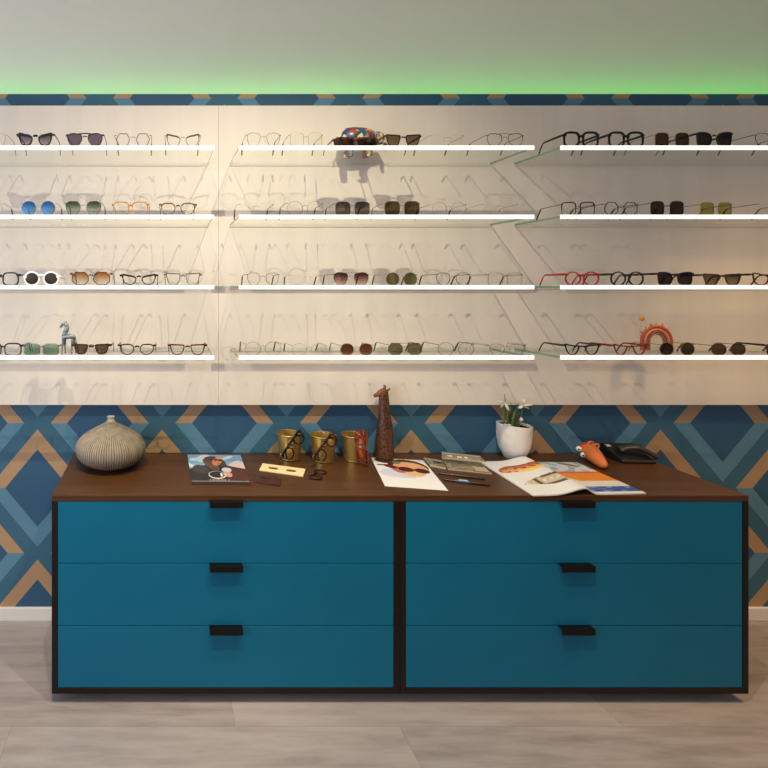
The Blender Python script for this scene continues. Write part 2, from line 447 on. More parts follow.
def make_glasses(label, W, h, shape, t, frame, lens, loc, rot=(0, 0, 0), group=None, cat='glasses', bridge=None, brow=0.0, rimless=False,
                 double=False, temple=None, temples='open', tip=None, scallop=False, name='eyeglasses', hinge=0.72, matrix=None):
    root = thing(name, label, cat, loc, rot, group)
    if matrix is not None: root.matrix_world = matrix
    fm, lm = fmat(frame), lensmat(lens)
    metal = frame[0] == 'me'
    if metal: t += 0.0003
    if bridge is None: bridge = 0.016 if (metal or t < 0.002) else 0.0105
    elif not metal: bridge -= 0.006
    e = 0.0035
    a = (W - bridge - 2 * e - 4 * t) / 4              # lens half width
    hh = (h - 2 * t) / 2
    cx = bridge / 2 + t + a; zc = h / 2
    dep = 0.0016 if metal else 0.0042
    base = SH[shape]()
    fr = MB()
    for s in (-1, 1):
        pts = [Vector((s * p.x * a + s * cx, p.y * hh + zc)) for p in base]
        if s < 0: pts.reverse()
        N = len(pts); outer = []
        for i, p in enumerate(pts):
            d = pts[(i + 1) % N] - pts[i - 1]; nrm = Vector((d.y, -d.x)).normalized()
            zz = (p.y - zc) / hh
            tt = t * (1 + brow * max(0.0, min(1.0, (zz - 0.1) * 1.6)))
            if scallop and zz > 0.2: tt += 0.004 * abs(math.sin(p.x * 300))
            outer.append(p + nrm * tt)
        if not rimless:
            R = [[(q.x, y, q.y) for q in arr] for arr, y in ((pts, -dep / 2), (outer, -dep / 2 * 0.85), (outer, dep / 2), (pts, dep / 2))]
            fr.rings(R, True, False, 0, True)
        lb = MB()
        ring = [(p.x, p.y) for p in pts]
        def dome(k, y): return [(cx * s + (x - cx * s) * k, y - 0.0022 * (1 - k * k) , zc + (z - zc) * k) for x, z in ring]
        lb.rings([dome(0.03, 0.0006), dome(0.5, 0.0006), dome(0.995, 0.0006), dome(0.995, -0.0006), dome(0.5, -0.0006), dome(0.03, -0.0006)])
        lb.build('lens', lm, root, smooth=True)
    zb = zc + hh * (0.38 if metal else 0.48)
    bw = bridge / 2 + (t * 0.6 if not rimless else t + 0.004)
    rb = 0.0009 if metal else max(0.0024, t * 0.95)
    if rimless:
        fr = MB()
    fr.tube([(-bw, 0, zb - 0.001), (-bw * 0.5, -0.001, zb + 0.0015), (0, -0.0015, zb + 0.0022), (bw * 0.5, -0.001, zb + 0.0015), (bw, 0, zb - 0.001)], [(max(rb, dep * .45), rb)] * 5 if not metal else rb, 8, up=(0, 0, 1))
    if double:
        zt = zc + hh * 0.93
        fr.tube([(-bw - a * 0.55, 0, zt), (0, -0.001, zt + 0.001), (bw + a * 0.55, 0, zt)], rb, 6)
    zh = min(zc + hh * hinge, h - 0.004)
    xe = cx + a + t
    for s in (-1, 1):
        # end pieces
        xin = xe - (t * 1.6 if not rimless else 0.005) - a * 0.05
        hz = 0.0012 if metal else 0.0026 + t * 0.35
        ep = MB() if rimless else fr
        ep.tube([(s * xin, -0.0002, zh), (s * (xe + e * 0.6), 0.0004, zh), (s * (xe + e), 0.004, zh)], [(max(dep * 0.5, 0.0012), hz)] * 3, 8, up=(0, 0, 1))
        if rimless: ep.build('end_piece', fm, root, smooth=True)
        if metal:
            pad = MB(); pad.ball((s * (bridge / 2 - 0.001), 0.006, zc - hh * 0.05), (0.0016, 0.003, 0.0055), 8, 6)
            pad.tube([(s * (bridge / 2 + 0.0005), 0.001, zc + hh * 0.12), (s * (bridge / 2 - 0.0005), 0.006, zc)], 0.0004, 5)
            pad.build('nose_pad', M['padclear'], root, smooth=True)
    fr.build('bridge' if rimless else 'front_frame', fm, root, smooth=True)
    tm = fmat(temple) if temple else fm
    if temples:
        for s in (-1, 1):
            tb = MB(); xh = s * (xe + e)
            n = 12
            pts, rad = [], []
            for i in range(n + 1):
                u = i / n
                if temples == 'open':
                    yy = 0.004 + 0.098 * min(1, u / 0.68)
                    if u <= 0.68: zz = zh - 0.002 * u
                    else:
                        v = (u - 0.68) / 0.32
                        yy = 0.102 + 0.030 * v
                        zz = zh - 0.0014 - (zh - 0.0032) * (v ** 1.35)
                    xx = xh - s * 0.004 * u * u
                    pts.append((xx, yy, zz))
                else:
                    # folded: the temple lies behind the lenses
                    lay = 0.010 if s > 0 else 0.015
                    xx = xh - s * 0.130 * min(1, u / 0.75) if u < 0.75 else xh - s * (0.115 + 0.014 * (u - 0.75) / 0.25 * 0.6 - 0.0)
                    xx = xh - s * min(0.118, 0.145 * u)
                    zz = zh - (0 if u < 0.7 else (u - 0.7) / 0.3 * 0.026)
                    if u >= 0.8: xx = xh - s * (0.116 + 0.012 * (u - 0.8) / 0.2)
                    pts.append((xx, lay if i else 0.005, zz))
                if metal and not (temple and temple[0] == 'ac'):
                    rad.append((0.0010, 0.0012) if u < 0.7 else (0.0021, 0.0027))
                else:
                    rad.append((0.0014 + 0.0002 * u, 0.0036 + t * 0.25 - 0.0022 * u + (0.0008 if u > 0.8 else 0)))
            tb.tube(pts, rad, 8, up=(0, 0, 1) if temples == 'folded' else None)
            o = tb.build('temple', tm, root, smooth=True)
            if tip:
                tp = MB(); tp.tube(pts[9:], [(0.0025, 0.0031)] * len(pts[9:]), 8); tp.build('temple_tip', fmat(tip), o, smooth=True)
    return root
M['padclear'] = see_through('clear_nose_pad', (0.9, 0.9, 0.88), gloss=0.08)

BLK = ('ac', (20, 17, 17)); BRN = ('ac', (46, 30, 24)); TORT = ('to', (112, 66, 30), (52, 30, 20)); HONEY = ('to', (196, 140, 58), (168, 108, 40))
GOLD = ('me', (150, 124, 80)); BRONZE = ('me', (96, 78, 56)); GUN = ('me', (62, 56, 54)); PALE = ('me', (176, 166, 148)); DKM = ('me', (44, 36, 32))
RED = ('ac', (176, 34, 40)); DRED = ('ac', (112, 28, 24)); WHITE = ('ac', (238, 238, 236)); TAUPE = ('ac', (104, 92, 80)); DARKT = ('to', (70, 42, 30), (34, 22, 18))
CLR = ('cl', (196, 206, 200)); GSEE = ('cl', (164, 178, 166))
def S(row, bay, px, Wp, h, shape, t, frame, lens, label, **kw):
    D = 1.973
    h += (0.006, 0.005, 0.003, 0.001)[row]
    sun = lens[0] != 'clear'
    yaw = kw.pop('yaw', 0.0)
    make_glasses(label, Wp / (F / D), h, shape, t, frame, lens, (PX(px, D), Y(D), ROWZ[row] + 0.0046), (0, 0, yaw),
                 'glasses on the %s shelf of the %s bay' % (ROWN[row], bay), 'sunglasses' if sun else 'glasses', name='sunglasses' if sun else 'eyeglasses', **kw)
g_dark = ('tint', (62, 58, 56))
# --- left bay
S(0, 'left', -11, 36, .050, 'pantos', .0013, PALE, CLEAR, 'pale thin metal glasses cut by the left picture edge, top shelf')
S(0, 'left', 35.5, 38, .054, 'cateye', .0046, BLK, ('grad', (78, 74, 82), (136, 130, 138)), 'big black cat-eye sunglasses, leftmost dark pair on the top left shelf', brow=1.2, bridge=.016)
S(0, 'left', 85, 38, .050, 'aviator', .0026, ('ac', (46, 40, 46)), ('tint', (92, 82, 98)), 'dark sunglasses with purple-grey lenses and double bridge, top left shelf', double=True, brow=.6)
S(0, 'left', 133, 37, .049, 'hex', .0021, DKM, CLEAR, 'thin dark hexagonal eyeglasses with clear lenses on the top left shelf')
S(0, 'left', 183, 36, .047, 'cateye', .0017, ('me', (62, 44, 36)), CLEAR, 'clear eyeglasses with dark upswept brows, at the right end of the top left shelf', brow=1.9)
S(1, 'left', -14, 36, .050, 'oval', .001, PALE, CLEAR, 'pale metal glasses cut by the left picture edge, second shelf', tip=GUN)
S(1, 'left', 38.5, 36, .053, 'round', .001, PALE, ('mirror', (24, 96, 168), (186, 214, 224)), 'round blue mirrored sunglasses on the second left shelf', tip=GUN)
S(1, 'left', 83.5, 38, .053, 'pantos', .0013, ('me', (70, 66, 52)), ('grad', (66, 84, 66), (176, 190, 172)), 'thin-framed sunglasses with green fading lenses on the second left shelf')
S(1, 'left', 130.5, 37, .049, 'square', .0032, HONEY, CLEAR, 'honey yellow acetate eyeglasses on the second left shelf', brow=.3)
S(1, 'left', 178, 37, .048, 'pantos', .0029, ('to', (122, 72, 34), (84, 46, 24)), CLEAR, 'brown tortoise eyeglasses, right end of the second left shelf', brow=.5)
S(2, 'left', 1, 38, .050, 'square', .0056, BLK, CLEAR, 'thick black rectangular eyeglasses cut by the left picture edge', temple=('ac', (64, 72, 86)))
S(2, 'left', 41.5, 37, .053, 'round', .0058, WHITE, g_dark, 'chunky white round sunglasses with dark lenses', bridge=.017, hinge=0.3)
S(2, 'left', 91, 42, .054, 'octa', .0032, TORT, ('grad', (140, 94, 46), (244, 222, 186)), 'oversized tortoise sunglasses with amber fading lenses', brow=.5)
S(2, 'left', 139, 38, .047, 'cateye', .0038, ('to', (44, 32, 28), (26, 20, 20)), CLEAR, 'black cat-eye eyeglasses with clear lenses on the third left shelf', brow=.9)
S(2, 'left', 183, 37, .050, 'upsquare', .0027, TAUPE, CLEAR, 'taupe grey square eyeglasses, right end of the third left shelf', brow=.5)
S(3, 'left', 3, 39, .047, 'square', .0040, ('ac', (44, 30, 34)), CLEAR, 'dark plum eyeglasses cut by the left picture edge, bottom shelf', brow=.4)
S(3, 'left', 41.5, 37, .046, 'rect', .0030, GSEE, ('tint', (112, 138, 122)), 'see-through grey sunglasses with green lenses, bottom left shelf')
S(3, 'left', 91.5, 40, .051, 'upsquare', .0058, DARKT, ('grad', (74, 66, 54), (118, 106, 84)), 'chunky dark brown sunglasses right of the blue animal figurine', bridge=.016)
S(3, 'left', 137, 38, .048, 'pantos', .0036, ('to', (58, 40, 32), (24, 18, 18)), CLEAR, 'dark tortoise round eyeglasses on the bottom left shelf', brow=.3)
S(3, 'left', 187.5, 39, .048, 'upsquare', .0038, ('to', (104, 30, 30), (66, 24, 26)), CLEAR, 'dark red square eyeglasses at the right end of the bottom left shelf', brow=.4)
# --- middle bay
S(0, 'middle', 263.5, 35, .050, 'aviator', .0011, BRONZE, CLEAR, 'thin bronze aviator eyeglasses at the left end of the top middle shelf', tip=GUN)
S(0, 'middle', 306, 34, .050, 'square', .0009, GOLD, CLEAR, 'thin pale gold eyeglasses left of the colourful animal figurine', tip=GUN)
S(0, 'middle', 355.5, 45, .030, 'rect', .0042, ('to', (74, 50, 44), (40, 26, 24)), ('tint', (64, 50, 46)), 'dark brown scalloped sunglasses in front of the colourful animal figurine', scallop=True, brow=0.1)
S(0, 'middle', 403, 37, .046, 'upsquare', .0026, ('ac', (50, 36, 28)), ('grad', (92, 78, 62), (112, 100, 88)), 'flat-top brown sunglasses right of the colourful animal figurine', brow=.5)
S(0, 'middle', 447, 35, .046, 'oval', .001, PALE, CLEAR, 'faint rimless eyeglasses between brown sunglasses and bronze flat-top pair', rimless=True, tip=GUN)
S(0, 'middle', 505, 38, .048, 'aviator', .001, BRONZE, CLEAR, 'thin bronze flat-top eyeglasses at the right end of the top middle shelf', double=True, brow=.8)
S(1, 'middle', 256, 36, .048, 'oval', .001, PALE, CLEAR, 'faint rimless eyeglasses at the left end of the second middle shelf', rimless=True, tip=GUN)
S(1, 'middle', 305, 38, .052, 'round', .001, GOLD, CLEAR, 'thin gold round eyeglasses left of grey square sunglasses', tip=BRONZE)
S(1, 'middle', 352.5, 36, .050, 'square', .0009, GUN, ('grad', (70, 66, 62), (122, 114, 104)), 'square sunglasses with dark grey fading lenses, second middle shelf')
S(1, 'middle', 402, 37, .052, 'square', .0009, GOLD, ('grad', (72, 64, 50), (92, 80, 62)), 'square sunglasses with olive brown lenses, second middle shelf')
S(1, 'middle', 449, 36, .048, 'round', .001, PALE, CLEAR, 'fine wire eyeglasses with dark temples right of brown square sunglasses', tip=GUN)
S(1, 'middle', 500, 37, .048, 'oval', .001, PALE, CLEAR, 'faint rimless eyeglasses at the right end of the second middle shelf', rimless=True)
S(2, 'middle', 263, 34, .049, 'pantos', .0012, BRONZE, CLEAR, 'thin bronze eyeglasses at the left end of the third middle shelf', tip=GUN)
S(2, 'middle', 308, 34, .046, 'oval', .001, PALE, CLEAR, 'faint rimless eyeglasses left of brown aviator sunglasses', rimless=True, tip=GUN)
S(2, 'middle', 351, 37, .050, 'aviator', .0011, BRONZE, ('grad', (70, 50, 46), (176, 152, 140)), 'aviator sunglasses with brown fading lenses on the third middle shelf', double=True, tip=GUN)
S(2, 'middle', 401.5, 33, .049, 'round', .001, GOLD, ('tint', (98, 98, 74)), 'small round sunglasses with olive green lenses, third middle shelf', tip=BRONZE)
S(2, 'middle', 453, 36, .049, 'pantos', .0013, DKM, CLEAR, 'thin dark round eyeglasses right of olive round sunglasses', tip=GUN)
S(2, 'middle', 505, 36, .048, 'rect', .0016, ('cl', (206, 204, 196)), CLEAR, 'pale see-through eyeglasses at the right end of the third middle shelf', tip=BRONZE)
S(3, 'middle', 263, 38, .052, 'round', .0011, GOLD, CLEAR, 'thin gold round eyeglasses at the left end of the bottom middle shelf', tip=GUN)
S(3, 'middle', 309, 36, .046, 'oval', .001, PALE, CLEAR, 'fine pale oval eyeglasses left of brown oval sunglasses', tip=GUN)
S(3, 'middle', 356.5, 34, .046, 'oval', .001, GOLD, ('grad', (74, 46, 34), (128, 90, 66)), 'oval sunglasses with reddish brown lenses, bottom middle shelf', bridge=.022)
S(3, 'middle', 405, 36, .049, 'octa', .001, BRONZE, ('grad', (94, 90, 70), (118, 114, 92)), 'eight-sided sunglasses with olive lenses and double bridge', double=True, tip=GUN)
S(3, 'middle', 456, 38, .050, 'round', .001, BRONZE, CLEAR, 'thin round eyeglasses right of eight-sided olive sunglasses', tip=('ac', (26, 22, 20)))
S(3, 'middle', 507, 38, .046, 'pantos', .002, ('cl', (214, 208, 196)), CLEAR, 'pale clear eyeglasses with cream temple tips, right end of bottom middle shelf', tip=('ac', (226, 216, 196)))
# --- right bay
S(0, 'right', 581, 37, .052, 'square', .0056, BLK, CLEAR, 'thick black eyeglasses at the left end of the top right shelf', brow=.4)
S(0, 'right', 626, 37, .052, 'square', .0056, BLK, CLEAR, 'thick black eyeglasses, second from the left on the top right shelf', brow=.4)
S(0, 'right', 672, 36, .050, 'square', .0009, GOLD, ('tint', (68, 53, 44)), 'square sunglasses with brown lenses and fine frame, top right shelf', bridge=.024)
S(0, 'right', 714, 38, .055, 'butterfly', .003, ('ac', (22, 20, 18)), ('tint', (42, 40, 36)), 'oversized black butterfly sunglasses on the top right shelf', bridge=.014, temple=BLK)
S(0, 'right', 773, 38, .050, 'pantos', .0014, GUN, CLEAR, 'thin metal eyeglasses cut by the right picture edge, top shelf')
S(1, 'right', 578, 35, .047, 'rect', .0019, DKM, CLEAR, 'thin dark rectangular eyeglasses at the left end of the second right shelf', brow=.8, tip=GUN)
S(1, 'right', 621, 36, .050, 'octa', .0021, DKM, CLEAR, 'thin dark eight-sided eyeglasses on the second right shelf', tip=GUN)
S(1, 'right', 667, 35, .052, 'square', .001, DKM, ('tint', (60, 46, 38)), 'square dark brown sunglasses on the second right shelf', bridge=.022)
S(1, 'right', 716, 33, .047, 'rect', .001, GOLD, ('tint', (140, 138, 78)), 'small rectangular sunglasses with olive yellow lenses', bridge=.016)
S(1, 'right', 774, 36, .048, 'oval', .001, BRONZE, CLEAR, 'faint metal eyeglasses cut by the right picture edge, second shelf', rimless=True)
S(2, 'right', 582, 36, .052, 'round', .0042, RED, CLEAR, 'bright red round eyeglasses on the third right shelf', bridge=.015)
S(2, 'right', 627, 35, .052, 'round', .0042, ('ac', (30, 26, 22)), CLEAR, 'black round eyeglasses right of the bright red pair', bridge=.015)
S(2, 'right', 675, 38, .054, 'butterfly', .0038, BLK, ('tint', (44, 41, 40)), 'large black sunglasses between round black and grey flat-top pairs', bridge=.014)
S(2, 'right', 722, 41, .048, 'upsquare', .0034, ('to', (74, 66, 52), (50, 42, 34)), ('grad', (78, 70, 56), (120, 110, 88)), 'grey-brown flat-top sunglasses on the third right shelf', brow=.5)
S(2, 'right', 771, 40, .050, 'cateye', .0026, ('to', (66, 46, 32), (34, 26, 20)), CLEAR, 'dark brown eyeglasses cut by the right picture edge, third shelf', brow=.6)
S(3, 'right', 582, 38, .048, 'angular', .003, ('to', (46, 34, 26), (24, 18, 16)), CLEAR, 'angular black cat-eye eyeglasses, left end of the bottom right shelf', brow=.8)
S(3, 'right', 630, 36, .047, 'angular', .003, DRED, CLEAR, 'dark red cat-eye eyeglasses left of the rainbow ornament', brow=.6)
S(3, 'right', 677, 37, .050, 'round', .001, GOLD, ('tint', (54, 54, 40)), 'round sunglasses with dark green lenses in front of the rainbow ornament', bridge=.026)
S(3, 'right', 728.5, 36, .046, 'oval', .0011, GUN, ('tint', (74, 60, 42)), 'oval sunglasses with dark brown lenses and black temple tips', tip=BLK, temple=None)
S(3, 'right', 785, 38, .048, 'rect', .003, BRN, CLEAR, 'dark brown glasses cut by the right picture edge, bottom shelf')

# ------------------------------------------------------------------ figurines on the shelves
def patchwork():
    t = NT('patchwork_glaze')
    v = t.n('ShaderNodeTexVoronoi'); t.put(v.inputs['Vector'], t.obj()); v.inputs['Scale'].default_value = 62
    sep = t.n('ShaderNodeSeparateColor'); t.put(sep.inputs[0], v.outputs['Color'])
    r = t.ramp(sep.outputs[0], [(0.0, L4((52, 88, 124))), (0.16, L4((214, 206, 190))), (0.32, L4((176, 52, 44))), (0.48, L4((86, 56, 110))), (0.62, L4((206, 156, 60))), (0.76, L4((44, 70, 60))), (0.9, L4((122, 140, 140)))])
    for nd in t.t.nodes:
        if nd.type == 'VALTORGB': nd.color_ramp.interpolation = 'CONSTANT'
    return t.principled(r, 0.3)
pw = patchwork()
D = 2.125
z = ROWZ[0] + 0.0042
fig = thing('animal_figurine', 'colourful patchwork animal figurine on the top middle shelf', 'figurine', (PX(361, D), Y(D), z))
fig.scale = (1.04, 0.85, 1.2)
b = MB()
b.rings([[(-0.078 + 0.135 * u, ry * math.cos(a_), zc + rz * math.sin(a_)) for a_ in [2 * PI * k / 16 for k in range(16)]]
         for u, ry, rz, zc in [(0, .008, .012, .062), (.04, .020, .024, .064), (.15, .031, .034, .066), (.35, .037, .037, .066), (.6, .036, .036, .066), (.82, .030, .033, .064), (.95, .022, .028, .062), (1, .014, .016, .062)]])
for sx in (-0.050, 0.026):
    for sy in (-0.019, 0.019):
        b.tube([(sx, sy, 0.056), (sx, sy, 0.02), (sx, sy, 0.0002)], [0.015, 0.0125, 0.0135], 10)
b.build('body', pw, fig, smooth=True)
h_ = MB(); h_.ball((0.070, 0, 0.064), (0.024, 0.021, 0.022), 14, 10)
h_.tube([(0.086, 0, 0.060), (0.096, 0, 0.046), (0.097, 0, 0.030), (0.101, 0, 0.020)], [0.011, 0.009, 0.007, 0.006], 10)
h_.build('head', pw, fig, smooth=True)
for sy in (-1, 1):
    e_ = MB(); e_.ball((0.058, sy * 0.023, 0.066), (0.014, 0.004, 0.018), 12, 8); e_.build('ear', pw, fig, smooth=True)
tl = MB(); tl.tube([(-0.077, 0, 0.066), (-0.086, 0, 0.056), (-0.087, 0, 0.036)], [0.004, 0.003, 0.003], 6); tl.build('tail', pw, fig, smooth=True)

D = 2.03
z = ROWZ[3] + 0.0042
def blue_stripe():
    t = NT('blue_grey_stripes')
    f = t.noise(t.mapping(t.obj(), (30, 30, 160)), 1.2, 2.0)
    return t.principled(t.ramp(f, [(0.42, L4((62, 92, 108))), (0.55, L4((150, 160, 158)))]), 0.35)
bs = blue_stripe()
zb = thing('animal_figurine', 'slender blue-grey long-necked animal figurine on the bottom left shelf', 'figurine', (PX(68, D), Y(D), z))
zb.scale = (1.0, 1.3, 0.84)
b = MB()
b.tube([(-0.021, 0, 0.074), (-0.012, 0, 0.080), (0.006, 0, 0.083), (0.020, 0, 0.081), (0.027, 0, 0.074)], [0.007, 0.012, 0.013, 0.012, 0.007], 12)
b.tube([(-0.017, 0, 0.074), (-0.014, 0, 0.090), (-0.008, 0, 0.106), (-0.004, 0, 0.122), (-0.006, 0, 0.136), (-0.013, 0, 0.142), (-0.021, 0, 0.138), (-0.027, 0, 0.128), (-0.029, 0, 0.122)],
       [0.009, 0.0105, 0.0105, 0.0098, 0.0088, 0.008, 0.0068, 0.0055, 0.004], 12)
for lx, ly, fx in ((-0.016, -0.007, -0.022), (-0.014, 0.007, -0.012), (0.020, -0.007, 0.016), (0.022, 0.007, 0.030)):
    b.tube([(lx, ly * 0.6, 0.074), (lx * .6 + fx * .4 - 0.001, ly, 0.045), (fx, ly, 0.012), (fx, ly * 1.1, 0.0004)], [0.0068, 0.0044, 0.0030, 0.0040], 8)
b.build('body', bs, zb, smooth=True)
for sy in (-1, 1):
    e_ = MB(); e_.tube([(-0.010, sy * 0.003, 0.146), (-0.007, sy * 0.006, 0.152)], [0.002, 0.0006], 6); e_.build('ear', bs, zb, smooth=True)
e_ = MB(); e_.tube([(0.028, 0, 0.076), (0.033, 0, 0.064), (0.033, 0, 0.046)], [0.0015, 0.0012, 0.002], 6); e_.build('tail', bs, zb, smooth=True)

D = 2.14
rb_ = thing('rainbow_ornament', 'small orange and red rainbow ornament with a sun on the bottom right shelf', 'ornament', (PX(656.5, D), Y(D), z))
rb_.scale = (1.04, 1.0, 1.06)
for r_, w_, c_, nm in ((0.058, 0.0062, (186, 84, 58), 'arch'), (0.047, 0.0052, (224, 150, 116), 'arch'), (0.0375, 0.0042, (168, 72, 56), 'arch'), (0.030, 0.0034, (150, 122, 92), 'arch')):
    a_ = MB(); N = 24
    pts = [(-r_ * math.cos(PI * k / N), 0, 0.034 + r_ * math.sin(PI * k / N)) for k in range(N + 1)]
    pts = [(-r_, 0, 0.0004)] + pts + [(r_, 0, 0.0004)]
    a_.tube(pts, [(0.006, w_)] * len(pts) if False else [(w_ if True else 0, 0.006)] * len(pts), 8, up=(0, 1, 0))
    a_.build(nm, plain('ornament_glaze', c_, 0.5), rb_, smooth=True)
for k, an in enumerate((148, 128, 108, 90, 70, 50)):
    a = math.radians(an); s_ = MB()
    c_, s2 = math.cos(a), math.sin(a)
    s_.tube([(c_ * 0.062, 0, 0.034 + s2 * 0.062), (c_ * 0.076, 0, 0.034 + s2 * 0.076)], [0.0058, 0.0007], 8)
    s_.build('ray', plain('ornament_ray', (222, 140, 104) if k % 2 else (198, 106, 80), 0.5), rb_, smooth=True)
s_ = MB(); s_.tube([(-0.058, 0.007, 0.034), (-0.060, 0.007, 0.08), (-0.053, 0.007, 0.116)], 0.0008, 6); w_ = s_.build('wire', M['alu'], rb_)
s_ = MB(); s_.ball((-0.053, 0.005, 0.124), (0.011, 0.006, 0.011), 14, 8); s_.build('sun', plain('sun_glaze', (226, 158, 66), 0.5), w_, smooth=True)

# ------------------------------------------------------------------ on the sideboard
def rib_vase():
    t = NT('ribbed_stoneware')
    sep = t.n('ShaderNodeSeparateXYZ'); t.put(sep.inputs[0], t.obj())
    ang = t.math('ARCTAN2', sep.outputs[1], sep.outputs[0])
    rib = t.math('SINE', t.math('MULTIPLY', ang, 88.0))
    nz = t.noise(t.mapping(t.obj(), (30, 30, 7)), 1.5, 4.0, 0.65)
    g = t.math('MULTIPLY', t.math('ADD', rib, 1.0), 0.5)
    f = t.math('ADD', t.math('MULTIPLY', g, 0.45), t.math('MULTIPLY', nz, 0.6))
    col = t.ramp(f, [(0.22, L4((78, 70, 60))), (0.5, L4((132, 122, 106))), (0.85, L4((168, 158, 140)))])
    return t.principled(col, 0.75, bump=rib, bump_strength=0.5, bump_dist=0.002)
Dv = 2.10
prof = [(0.001, 0.0), (0.058, 0.0), (0.064, 0.002), (0.094, 0.014), (0.118, 0.030), (0.134, 0.050), (0.1405, 0.072), (0.1405, 0.094), (0.134, 0.114), (0.120, 0.133), (0.098, 0.151), (0.074, 0.167), (0.050, 0.182), (0.030, 0.194), (0.020, 0.201), (0.016, 0.206)]
v = thing('vase', 'squat ribbed beige stoneware vase at the left end of the sideboard', 'vase', (PX(110.8, Dv), Y(Dv), TOP + 0.0003))
v.scale = (1, 1, 0.873)
vb = MB().lathe(prof, 352, mod=lambda a, z_: 1 + (0.005 * math.cos(88 * a) if 0.01 < z_ < 0.195 else 0))
vb.build('body', rib_vase(), v, smooth=True)
nk = MB().lathe([(0.017, 0.205), (0.014, 0.212), (0.0135, 0.218), (0.015, 0.224), (0.0165, 0.227), (0.014, 0.228), (0.010, 0.224), (0.009, 0.205)], 24, cap=False)
nk.build('neck', plain('pale_stoneware', (176, 168, 150), 0.7), v, smooth=True)

def lerp(a, b, t): return a + (b - a) * t
def bil(c, u, w):      # c = back-left, back-right, front-right, front-left ; w = 0 front .. 1 back
    return c[3].lerp(c[2], u).lerp(c[0].lerp(c[1], u), w)
def printed(name, corners, fn, nu, nv, thick, mat, parent=None, hfun=None, edge=(225, 222, 216), u0=0.0, u1=1.0):
    """a printed sheet: grid top with colours, skirt and underside"""
    me = bpy.data.meshes.new(name)
    vs, fs = [], []
    for j in range(nv + 1):
        for i in range(nu + 1):
            u, w = u0 + (u1 - u0) * i / nu, j / nv
            p = bil(corners, u, w); p = p.copy(); p.z += thick + (hfun(u, w) if hfun else 0)
            vs.append(p)
    for j in range(nv + 1):
        for i in range(nu + 1):
            p = vs[j * (nu + 1) + i].copy(); p.z -= thick - 0.0002; vs.append(p)
    q = (nu + 1) * (nv + 1)
    cols = []
    for j in range(nv):
        for i in range(nu):
            a = j * (nu + 1) + i
            fs.append((a, a + 1, a + nu + 2, a + nu + 1)); cols.append(fn(u0 + (u1 - u0) * (i + .5) / nu, (j + .5) / nv))
            fs.append((q + a, q + a + nu + 1, q + a + nu + 2, q + a + 1)); cols.append(edge)
    for i in range(nu):
        for a, b in ((i, i + 1), (nv * (nu + 1) + i + 1, nv * (nu + 1) + i)):
            fs.append((a, q + a, q + b, b)); cols.append(edge)
    for j in range(nv):
        for a, b in (((j + 1) * (nu + 1), j * (nu + 1)), (j * (nu + 1) + nu, (j + 1) * (nu + 1) + nu)):
            fs.append((a, q + a, q + b, b)); cols.append(edge)
    me.from_pydata([tuple(p) for p in vs], [], fs)
    me.materials.append(mat)
    at = me.attributes.new('print', 'FLOAT_COLOR', 'CORNER')
    k = 0
    for p, c in zip(me.polygons, cols):
        cl = L4(c)
        for _ in p.loop_indices:
            at.data[k].color = cl; k += 1
    if hfun:
        for p in me.polygons: p.use_smooth = True
        me.set_sharp_from_angle(angle=math.radians(50))
    o = bpy.data.objects.new(name, me); COL.objects.link(o)
    if parent: o.parent = parent
    return o
def print_mat(name, rough):
    t = NT(name); a = t.n('ShaderNodeAttribute'); a.attribute_name = 'print'
    return t.principled(a.outputs['Color'], rough)
M['print'] = print_mat('printed_paper', 0.35)
def E(u, w, cx, cy, rx, ry, rot=0.0):
    c, s = math.cos(rot), math.sin(rot); x, y = u - cx, w - cy
    return ((x * c + y * s) / rx) ** 2 + ((-x * s + y * c) / ry) ** 2 < 1
def fbm(x, y):
    return 0.5 + 0.25 * (math.sin(x * 13.1 + 2.3 * math.sin(y * 9)) + math.sin(y * 17.7 + 1.7 * math.sin(x * 11)))

# postcard-like leaflet: person in a dark jacket against the sky
def leaflet(u, w):
    if w < 0.06: return (46, 40, 38)
    if 0.06 <= w < 0.085: return (150, 142, 134)
    if 0.09 < w < 0.125 and 0.28 < u < 0.66 and fbm(u * 9, 0.3) > 0.35: return (150, 138, 130)
    c = (118, 164, 206)
    if fbm(u * 1.1, w * 1.3) > 0.62 or E(u, w, 0.3, 0.8, 0.16, 0.1): c = (202, 216, 228)
    if E(u, w, 0.93, 0.60, 0.2, 0.14): c = (206, 186, 186)
    if E(u, w, 0.48, 0.70, 0.19, 0.25, 0.5): c = (80, 60, 48)             # hair
    if w < 0.62 - 0.9 * (u - 0.42) ** 2 and u < 0.7: c = (52, 45, 47)      # jacket
    if u >= 0.66 and w < 0.60 - 0.35 * (u - 0.66): c = (82, 48, 38)
    if E(u, w, 0.20, 0.46, 0.13, 0.16, 0.7): c = (74, 62, 62)
    if E(u, w, 0.40, 0.62, 0.10, 0.22, 0.5): c = (96, 74, 58)
    if E(u, w, 0.53, 0.75, 0.085, 0.17, -0.35): c = (196, 124, 92)          # face
    if E(u, w, 0.60, 0.88, 0.07, 0.05): c = (206, 164, 132)
    if E(u, w, 0.55, 0.655, 0.03, 0.018): c = (150, 70, 60)
    if E(u, w, 0.51, 0.80, 0.04, 0.035, -0.2) or E(u, w, 0.59, 0.785, 0.04, 0.035, -0.2): c = (92, 48, 36)          # glasses on the face
    if E(u, w, 0.66, 0.44, 0.09, 0.08): c = (190, 192, 202)
    if E(u, w, 0.66, 0.29, 0.075, 0.09, 0.5): c = (198, 150, 122)          # hand
    if E(u, w, 0.47, 0.27, 0.155, 0.13) and not E(u, w, 0.47, 0.285, 0.135, 0.105): c = (196, 190, 184)
    if E(u, w, 0.545, 0.28, 0.02, 0.06): c = (224, 220, 214)
    return c
